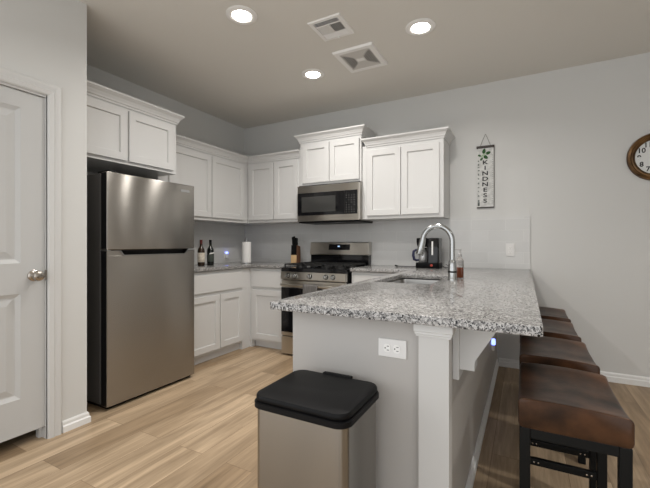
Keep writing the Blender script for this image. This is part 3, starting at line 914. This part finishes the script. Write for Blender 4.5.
# ------------------------------------------------------------------ coffee maker
cm = thing('coffee_maker', 'black drip coffee maker on the back counter behind the faucet', 'coffee maker', (2.535, -0.235, CT1))
obj('base', rloft(bm_new(), 0, 0, 0.225, 0.20, 0.03, [(0.003, 0), (0, 0.004), (0, 0.048), (0.006, 0.054)]), M_BLACK, cm, True)
tower = obj('water_tank', rloft(bm_new(), 0.052, 0.01, 0.115, 0.18, 0.02, [(0, 0.0545), (0, 0.285), (0.004, 0.292)]), M_BLACKGLOSS, cm, True)
obj('level_strip', B(0.042, 0.056, -0.0830, -0.0805, 0.13, 0.26), M_WHITEPLASTIC, tower)
obj('brew_head', rloft(bm_new(), -0.055, 0.0, 0.105, 0.165, 0.02, [(0.012, 0.205), (0.004, 0.225), (0, 0.262), (0.0, 0.286), (0.006, 0.293)]), M_BLACK, cm, True)
obj('power_switch', lathe(bm_new(), [(0.012, 0.002), (0.012, -0.004), (0.003, -0.005)], (0.045, -0.100, 0.030), 14, 'Y'), M_RED, cm)
ca = thing('coffee_carafe', 'silvery coffee carafe with dark blue handle in the coffee maker', 'carafe', (2.478, -0.240, CT1 + 0.0545))
obj('jug', lathe(bm_new(), [(0.040, 0.0), (0.044, 0.006), (0.0445, 0.05), (0.043, 0.10), (0.036, 0.122), (0.034, 0.13)], (0, 0, 0), 24), M_COFFEEGLASS, ca, True)
obj('lid', lathe(bm_new(), [(0.036, 0.1302), (0.036, 0.140), (0.012, 0.146), (0.003, 0.146)], (0, 0, 0), 20), M_BLACK, ca, True)
bm = tube(bm_new(), [(-0.038, -0.02, 0.118), (-0.062, -0.03, 0.122), (-0.084, -0.036, 0.108), (-0.088, -0.038, 0.07), (-0.080, -0.036, 0.030), (-0.060, -0.03, 0.018), (-0.038, -0.02, 0.022)], [0.010, 0.012, 0.014, 0.014, 0.014, 0.012, 0.010], 10)
obj('handle', bm, M_NAVY, ca, True)
# cord on the counter
bm = tube(bm_new(), [(2.42, -0.18, CT1 + 0.012), (2.38, -0.20, CT1 + 0.0045), (2.30, -0.215, CT1 + 0.004), (2.22, -0.20, CT1 + 0.005), (2.19, -0.19, CT1 + 0.008), (2.175, -0.185, CT1 + 0.012)], [0.003, 0.003, 0.003, 0.003, 0.008, 0.008], 8)
tag(obj('power_cord', bm, M_BLACK, None, True), 'black power cord with plug lying left of the coffee maker', 'cord')
bm = tube(bm_new(), [(2.655, -0.20, CT1 + 0.020), (2.68, -0.20, CT1 + 0.006), (2.71, -0.19, CT1 + 0.008), (2.70, -0.13, CT1 + 0.020), (2.67, -0.10, CT1 + 0.030)], 0.003, 8)
tag(obj('power_cord', bm, M_BLACK, None, True), 'short black cord looped on the counter right of the coffee maker', 'cord')

# ------------------------------------------------------------------ outlets, night lights
def outlet(name, label, M, group=None):
    t = thing(name, label, 'outlet', (0, 0, 0), group)
    t.matrix_world = M
    def P(bm): return bm
    obj('cover_plate', B(-0.037, 0.037, -0.006, 0.0, -0.059, 0.059, bev=0.002), M_OUTLET, t)
    for zz in (-0.020, 0.020):
        lp = [[(x, y, z) for x, z in rrect(0, zz, 0.034, 0.029, 0.011, 4)] for y in (-0.0060, -0.0085)]
        f = obj('socket', loft(bm_new(), lp), M_WHITEPLASTIC, t)
        bm = bm_new()
        box(bm, -0.009, -0.0065, -0.0092, -0.0084, zz - 0.001, zz + 0.008)
        box(bm, 0.0065, 0.009, -0.0092, -0.0084, zz - 0.001, zz + 0.008)
        lathe(bm, [(0.003, -0.0084), (0.003, -0.0092)], (0, 0, zz - 0.008), 8, 'Y')
        obj('slots', bm, M_INK, f)
    return t
outlet('wall_outlet', 'white duplex outlet on the tile backsplash below the sign', Matrix.Translation((3.243, -0.0091, 1.115)))
outlet('wall_outlet', 'sideways duplex outlet on the peninsula end panel above the trash can', Matrix.Translation((2.938, -2.6215, 0.788)) @ Matrix.Rotation(math.radians(90), 4, 'Y') @ Matrix.Diagonal((0.90, 1, 0.90, 1)))

t = thing('night_light', 'white plug-in night light glowing blue on the left wall backsplash', 'night light', (0.0092, -0.37, 1.02))
obj('cover_plate', B(0, 0.005, -0.037, 0.037, -0.059, 0.059, bev=0.0015), M_OUTLET, t)
obj('housing', B(0.005, 0.028, -0.022, 0.022, -0.030, 0.030, bev=0.005), M_WHITEPLASTIC, t)
obj('glowing_lens', lathe(bm_new(), [(0.017, 0.0), (0.017, 0.012), (0.013, 0.020), (0.003, 0.022)], (0.020, 0, 0.0301), 14), M_BLUE, t, True)
t = thing('night_light', 'small blue night light low under the counter overhang near the stools', 'night light', (3.1285, -0.66, 0.36))
obj('housing', B(0, 0.022, -0.020, 0.020, -0.045, 0.0, bev=0.004), M_WHITEPLASTIC, t)
obj('glowing_lens', lathe(bm_new(), [(0.015, 0.0), (0.016, 0.020), (0.012, 0.045), (0.003, 0.048)], (0.014, 0, 0.0005), 14), M_BLUE, t, True)

# ------------------------------------------------------------------ sign on the back wall
def text_mesh(body, size, mat, name, parent, M, depth=0.0006, spacing=1.0, align='CENTER', bold=0.0):
    cu = bpy.data.curves.new(name, 'FONT')
    cu.body = body; cu.size = size; cu.align_x = align; cu.align_y = 'CENTER'
    cu.space_line = spacing; cu.extrude = depth; cu.offset = bold
    tmp = bpy.data.objects.new('tmp', cu)
    C.objects.link(tmp)
    dg = bpy.context.evaluated_depsgraph_get()
    me = bpy.data.meshes.new_from_object(tmp.evaluated_get(dg))
    bpy.data.objects.remove(tmp)
    bpy.data.curves.remove(cu)
    me.name = name
    me.transform(M)
    me.materials.clear(); me.materials.append(mat)
    o = bpy.data.objects.new(name, me)
    C.objects.link(o)
    o.parent = parent
    return o
STAND = Matrix.Rotation(math.radians(90), 4, 'X')     # text facing -y

sg = thing('hanging_sign', 'narrow white hanging sign reading KINDNESS with green leaves', 'sign', (3.026, 0, 1.528))
obj('board', B(-0.074, 0.074, -0.012, -0.003, 0.0, 0.580), M_SIGN, sg)
obj('bottom_rod', B(-0.076, 0.078, -0.014, -0.002, -0.008, 0.004), M_RODWOOD, sg)
obj('side_edge', B(0.0742, 0.079, -0.013, -0.003, 0.004, 0.580), M_RODWOOD, sg)
obj('top_rod', B(-0.080, 0.080, -0.020, -0.001, 0.576, 0.600, bev=0.003), M_RODWOOD, sg)
obj('string', tube(bm_new(), [(-0.046, -0.010, 0.600), (-0.002, -0.006, 0.712), (0.002, -0.006, 0.712), (0.046, -0.010, 0.600)], 0.0022, 6), M_STRING, sg)
for k, ch in enumerate('KINDNESS'):
    z = 0.436 - k * 0.0535
    text_mesh(ch, 0.066, M_INK, 'letter', sg, Matrix.Translation((-0.002, -0.0122, z)) @ STAND @ Matrix.Diagonal((1.15, 0.82, 1, 1)), bold=0.0016)
bm = bm_new()
rnd = random.Random(3)
z = 0.46
while z > 0.03:
    hgt = rnd.uniform(0.010, 0.022)
    box(bm, -0.068, -0.068 + rnd.uniform(0.008, 0.016), -0.0128, -0.0119, z - hgt, z)
    obj('printed_word', bm, M_GREYINK, sg); bm = bm_new()
    z -= hgt + rnd.uniform(0.012, 0.034)
box(bm, -0.070, -0.050, -0.0128, -0.0119, 0.016, 0.052)
obj('printed_word', bm, M_GREYINK, sg)
bm = bm_new()
z = 0.50
while z > 0.02:
    L = 0.018 if int(z * 1000) % 3 == 0 else 0.010
    box(bm, 0.070 - L, 0.070, -0.0126, -0.0119, z, z + 0.003)
    z -= 0.021
obj('ruler_marks', bm, M_GREYINK, sg)
def leaf(bm, cx, cz, L, Wd, ang):
    ptsn = []
    for k in range(12):
        a = 2 * math.pi * k / 12
        u, v = L / 2 * math.cos(a), Wd / 2 * math.sin(a) * (1 - 0.25 * math.cos(a))
        ca_, sa_ = math.cos(ang), math.sin(ang)
        ptsn.append((cx + u * ca_ - v * sa_, cz + u * sa_ + v * ca_))
    prism(bm, ptsn, 'Y', -0.0129, -0.0119)
for (lx, lz, L, Wd, an) in ((-0.012, 0.548, 0.052, 0.030, 1.4), (0.026, 0.527, 0.046, 0.030, 0.35), (0.004, 0.487, 0.046, 0.032, -0.7), (-0.052, 0.507, 0.034, 0.018, -0.5), (-0.034, 0.473, 0.036, 0.020, 0.9)):
    bm = bm_new(); leaf(bm, lx, lz, L, Wd, an)
    obj('printed_leaf', bm, M_LEAFINK, sg)
bm = bm_new()
leaf(bm, -0.014, 0.512, 0.070, 0.012, 0.5); leaf(bm, -0.030, 0.495, 0.060, 0.008, 1.1)
obj('leaf_stem', bm, M_LEAFPALE, sg)

# ------------------------------------------------------------------ clock
ck = thing('wall_clock', 'round bronze-framed wall clock at the right edge', 'clock', (4.308, 0, 1.88))
bm = bm_new()
prof = [(0.140, -0.004), (0.195, -0.004), (0.197, -0.016), (0.190, -0.034), (0.176, -0.042), (0.168, -0.036), (0.160, -0.038), (0.151, -0.030), (0.142, -0.022)]
seg = 64
rows = [[bm.verts.new((r * math.cos(2 * math.pi * k / seg), h, r * math.sin(2 * math.pi * k / seg))) for k in range(seg)] for r, h in prof]
for a, b in zip(rows, rows[1:] + rows[:1]):
    for i in range(seg):
        j = (i + 1) % seg
        bm.faces.new((a[i], a[j], b[j], b[i]))
obj('frame', bm, M_BRONZE, ck, True)
fc = obj('face', lathe(bm_new(), [(0.144, -0.006), (0.144, -0.014), (0.003, -0.014)], (0, 0, 0), 48, 'Y'), M_CLOCKFACE, ck)
for hnum in range(1, 13):
    a = math.radians(90 - 30 * hnum)
    text_mesh(str(hnum), 0.054, M_INK, 'numeral', fc, Matrix.Translation((0.113 * math.cos(a), -0.0146, 0.113 * math.sin(a))) @ STAND, bold=0.0014)
bm = bm_new(); prism(bm, [(-0.006, -0.015), (0.006, -0.015), (0.002, 0.065), (-0.002, 0.065)], 'Y', -0.0175, -0.0165)
hh = obj('hour_hand', bm, M_INK, ck); hh.rotation_euler = (0, math.radians(50), 0)
bm = bm_new(); prism(bm, [(-0.004, -0.02), (0.004, -0.02), (0.0015, 0.095), (-0.0015, 0.095)], 'Y', -0.0195, -0.0185)
mh = obj('minute_hand', bm, M_INK, ck); mh.rotation_euler = (0, math.radians(110), 0)
obj('hub', lathe(bm_new(), [(0.007, -0.0145), (0.007, -0.021), (0.002, -0.022)], (0, 0, 0), 12, 'Y'), M_INK, ck)

# ------------------------------------------------------------------ ceiling lamps and vents
def can_light(label, x, y, power):
    t = thing('ceiling_light', label, 'ceiling light', (x, y, CEIL), 'recessed ceiling lamps')
    bm = bm_new()
    seg = 36
    prof = [(0.063, -0.0005), (0.106, -0.0005), (0.106, -0.004), (0.098, -0.008), (0.074, -0.011), (0.064, -0.006)]
    rows = [[bm.verts.new((r * math.cos(2 * math.pi * k / seg), r * math.sin(2 * math.pi * k / seg), h)) for k in range(seg)] for r, h in prof]
    for a, b in zip(rows, rows[1:] + rows[:1]):
        for i in range(seg):
            j = (i + 1) % seg
            bm.faces.new((a[i], a[j], b[j], b[i]))
    obj('trim_ring', bm, M_VENT, t, True)
    obj('lens', lathe(bm_new(), [(0.0625, -0.001), (0.0625, -0.008), (0.055, -0.014), (0.030, -0.019), (0.003, -0.020)], (0, 0, 0), 32), M_LENS, t, True)
    area_lamp('lamp_glow', (x, y, CEIL - 0.024), (0, 0, 0), 0.12, 0.12, power, WARM, 'DISK', 152)
    return t
can_light('recessed ceiling lamp over the floor near the fridge, leftmost of the three', 1.655, -1.965, CAN_POWER)
can_light('recessed ceiling lamp over the peninsula, right of the two vents', 2.700, -1.245, CAN_POWER)
can_light('recessed ceiling lamp closest to the upper cabinet corner, lowest of the three', 1.642, -0.970, CAN_POWER)

def frame_ring(bm, w, d, wi, di, z0, z1):
    """rectangular flange with a bevelled face, hollow inside"""
    P = [[(-1, -1), (1, -1), (1, 1), (-1, 1)]]
    loops = []
    for a, b, z in ((w, d, z0), (w, d, z0 - 0.003), (w - 0.010, d - 0.010, z1), (wi, di, z1), (wi, di, z0)):
        loops.append([(sx * a / 2, sy * b / 2, z) for sx, sy in P[0]])
    rows = [[bm.verts.new(p) for p in l] for l in loops]
    for a, b in zip(rows[:-1], rows[1:]):
        for i in range(4):
            j = (i + 1) % 4
            bm.faces.new((a[i], a[j], b[j], b[i]))
    return bm
def slat(bm, x0, x1, y0, y1, z, tilt_axis, ang, t=0.0018):
    cx, cy = (x0 + x1) / 2, (y0 + y1) / 2
    tmp = bm_new()
    box(tmp, -(x1 - x0) / 2, (x1 - x0) / 2, -(y1 - y0) / 2, (y1 - y0) / 2, -t / 2, t / 2)
    bmesh.ops.transform(tmp, matrix=Matrix.Translation((cx, cy, z)) @ Matrix.Rotation(ang, 4, tilt_axis), verts=tmp.verts)
    me = bpy.data.meshes.new('t'); tmp.to_mesh(me); tmp.free(); bm.from_mesh(me); bpy.data.meshes.remove(me)
v = thing('air_vent', 'square white ceiling air vent with four slatted sections', 'vent', (2.130, -1.543, CEIL))
obj('frame', frame_ring(bm_new(), 0.254, 0.266, 0.190, 0.216, -0.0005, -0.010), M_VENT, v)
obj('duct_backing', B(-0.094, 0.094, -0.107, 0.107, -0.0016, -0.0006), M_DARK, v)
bm = bm_new()
box(bm, -0.095, 0.095, -0.058, -0.052, -0.010, -0.002); box(bm, -0.095, 0.095, 0.052, 0.058, -0.010, -0.002); box(bm, -0.003, 0.003, -0.052, 0.052, -0.010, -0.002)
obj('divider', bm, M_VENT, v)
A = math.radians(42)
bm = bm_new()
for k in range(4): slat(bm, -0.094, 0.094, -0.106 + k * 0.013, -0.096 + k * 0.013, -0.0062, 'X', A)
for k in range(4): slat(bm, -0.094, 0.094, 0.060 + k * 0.013, 0.070 + k * 0.013, -0.0062, 'X', -A)
for k in range(7): slat(bm, -0.093 + k * 0.013, -0.083 + k * 0.013, -0.052, 0.052, -0.0062, 'Y', -A)
for k in range(7): slat(bm, 0.004 + k * 0.013, 0.014 + k * 0.013, -0.052, 0.052, -0.0062, 'Y', A)
obj('slats', bm, M_VENT, v)
obj('damper_lever', B(0.0, 0.012, 0.106, 0.118, -0.022, -0.006), M_VENT, v)

v = thing('exhaust_fan_grille', 'larger square white exhaust fan grille with two banks of slots', 'vent', (2.147, -1.037, CEIL))
obj('frame', frame_ring(bm_new(), 0.346, 0.386, 0.262, 0.300, -0.0005, -0.018), M_VENT, v)
obj('fan_backing', B(-0.130, 0.130, -0.149, 0.149, -0.0040, -0.0010), M_DARK, v)
bm = bm_new()
# plate with rows of open slots: solid strips between them
M_GRILLE = new_mat('grille_plastic', (0.60, 0.58, 0.55), 0.6)
edges = [0.131, 0.118, 0.100, 0.082, 0.064, 0.046]
hl = [0.125, 0.112, 0.096, 0.076, 0.056]
for s_ in (-1, 1):
    for k in range(5):
        xo = edges[k] - 0.0; xi = xo - 0.007
        a, b = sorted((s_ * xo, s_ * (xo - 0.007)))
        box(bm, a, b, -0.150, 0.150, -0.015, -0.013)
        a, b = sorted((s_ * (xo - 0.007), s_ * edges[k + 1]))
        hk = hl[k]
        box(bm, a, b, -0.150, -hk, -0.015, -0.013); box(bm, a, b, hk, 0.150, -0.015, -0.013)
box(bm, -0.046, 0.046, -0.150, 0.150, -0.015, -0.013)
obj('slotted_plate', bm, M_GRILLE, v)
obj('centre_plate', B(-0.034, 0.034, -0.022, 0.022, -0.017, -0.0151), M_VENT, v)

# ------------------------------------------------------------------ trash can
tc = thing('trash_can', 'rectangular stainless steel trash can with black flip lid', 'trash can', (2.738, -2.822, 0))
obj('body', rloft(bm_new(), 0, 0, 0.336, 0.285, 0.035, [(0.004, 0.012), (0, 0.016), (0, 0.637)], 8), M_CANSTEEL, tc, True)
obj('foot_ring', rloft(bm_new(), 0, 0, 0.332, 0.281, 0.035, [(0, 0.0), (0, 0.0118)], 8), M_BLACK, tc, True)
obj('rim', rloft(bm_new(), 0, 0, 0.356, 0.305, 0.045, [(0.006, 0.628), (0, 0.631), (0, 0.647), (0.004, 0.650), (0.010, 0.651)], 8), M_BLACK, tc, True)
obj('lid', rloft(bm_new(), 0, 0, 0.348, 0.297, 0.045, [(0.008, 0.6515), (0.002, 0.653), (0.0, 0.657), (0.001, 0.667), (0.004, 0.671), (0.008, 0.672)], 8), M_BLACK, tc, True)
obj('hinge', B(-0.060, 0.060, 0.138, 0.160, 0.640, 0.676, bev=0.004), M_BLACK, tc)
obj('pedal', B(-0.05, 0.05, -0.185, -0.120, 0.012, 0.024, bev=0.004), M_BLACK, tc)

# ------------------------------------------------------------------ stools
def make_stool():
    w, L = 0.312, 0.44                     # x depth, y length
    t = thing('bar_stool', 'x', 'stool', (0, 0, 0), 'leather stools along the peninsula')
    bm = bm_new()
    n = 14
    r = 0.013
    z0, z1 = 0.551, 0.628
    zs = [(0.012, z0), (0.003, z0 + 0.004), (0.0, z0 + 0.014), (0.0, z1 - r), (r * 0.13, z1 - r * 0.5), (r * 0.5, z1 - r * 0.13), (r, z1)]
    # cross-section in x carried along y, ends rounded
    ys = [(-L / 2, 0.006), (-L / 2 + 0.002, 0.002), (-L / 2 + 0.006, 0.0)] + [(-L / 2 + 0.006 + (L - 0.012) * k / n, 0.0) for k in range(1, n)] + [(L / 2 - 0.006, 0.0), (L / 2 - 0.002, 0.002), (L / 2, 0.006)]
    loops = []
    for y, ins in ys:
        tt = 2 * y / L
        lift = 0.026 * abs(tt) ** 2.2 - 0.004
        lp = []
        prof = [(-(w / 2 - i), z) for i, z in zs]
        m = 8
        prof += [(-(w / 2 - r) + (w - 2 * r) * k / m, z1 + 0.005 * (1 - (2 * k / m - 1) ** 2)) for k in range(1, m)]
        prof += [((w / 2 - i), z) for i, z in reversed(zs)]
        for x, z in prof:
            f = (z - z0) / (z1 - z0)
            zz = z + lift * f
            sx = (w / 2 - ins) / (w / 2)
            zc = (z0 + z1) / 2
            zz = zc + (zz - zc) * (1 - ins * 1.2 / 0.08 * 0.5) if ins else zz
            zz -= 0.009 * f * (x / w + 0.5) * abs(tt)
            lp.append((x * sx, y, zz))
        loops.append(lp)
    loft(bm, loops)
    seat = obj('seat', bm, M_LEATHER, t, True)
    for sy in (-1, 1):
        bm = bm_new()
        y = sy * (L / 2 - 0.004)
        lift = 0.026 * 0.95 - 0.004
        pts = []
        for k in range(9):
            x = -(w / 2 - 0.016) + (w - 0.032) * k / 8
            pts.append((x, y, z1 + lift - 0.002 - 0.009 * (x / w + 0.5) + 0.003 * (1 - (k / 4 - 1) ** 2)))
        pts = [(-(w / 2 - 0.006), y, z1 + lift - 0.012)] + pts + [((w / 2 - 0.006), y, z1 + lift - 0.021)]
        tube(bm, pts, 0.003, 8)
        obj('piping', bm, M_PIPING, seat, True)
    q = 0.033
    xw, yl = w / 2 - 0.004, L / 2 - 0.006
    bm = bm_new()
    for sy in (-1, 1):
        a, b = sorted((sy * yl, sy * (yl - 0.022)))
        box(bm, -xw + q, xw - q, a, b, 0.517, 0.550, bev=0.002)
    for sx in (-1, 1):
        a, b = sorted((sx * xw, sx * (xw - 0.022)))
        box(bm, a, b, -yl + q, yl - q, 0.517, 0.550, bev=0.002)
    obj('seat_frame', bm, M_BLACKMETAL, t)
    for sx in (-1, 1):
        for sy in (-1, 1):
            x0, x1 = sorted((sx * xw, sx * (xw - q)))
            y0, y1 = sorted((sy * yl, sy * (yl - q)))
            obj('leg', B(x0, x1, y0, y1, 0.0, 0.550, bev=0.003), M_BLACKMETAL, t)
    for sy in (-1, 1):
        a, b = sorted((sy * (yl - 0.006), sy * (yl - 0.028)))
        f = obj('footrest', B(-xw + q - 0.001, xw - q + 0.001, a, b, 0.222, 0.250, bev=0.002), M_BLACKMETAL, t)
        bm = bm_new()
        yy = -1 * (a if sy < 0 else -b)
        for px_ in (-xw + q + 0.018, -xw + q + 0.034, xw - q - 0.034, xw - q - 0.018):
            for face_y, h in ((a, -0.001),):
                lathe(bm, [(0.0035, 0.001), (0.0035, -0.0012), (0.001, -0.0018)], (px_, face_y, 0.236), 8, 'Y')
        obj('screws', bm, M_NICKEL, f)
    return t
st = make_stool()
spots = [(3.501, -2.300, 'brown leather bar stool closest to the camera, at the peninsula end'),
         (3.498, -1.735, 'brown leather bar stool second from the peninsula end'),
         (3.494, -1.165, 'brown leather bar stool third from the peninsula end'),
         (3.497, -0.590, 'brown leather bar stool closest to the back wall')]
for k, (x, y, lb) in enumerate(spots):
    s_ = st if k == 0 else copy_tree(st)
    s_.location = (x, y, 0)
    s_['label'] = lb
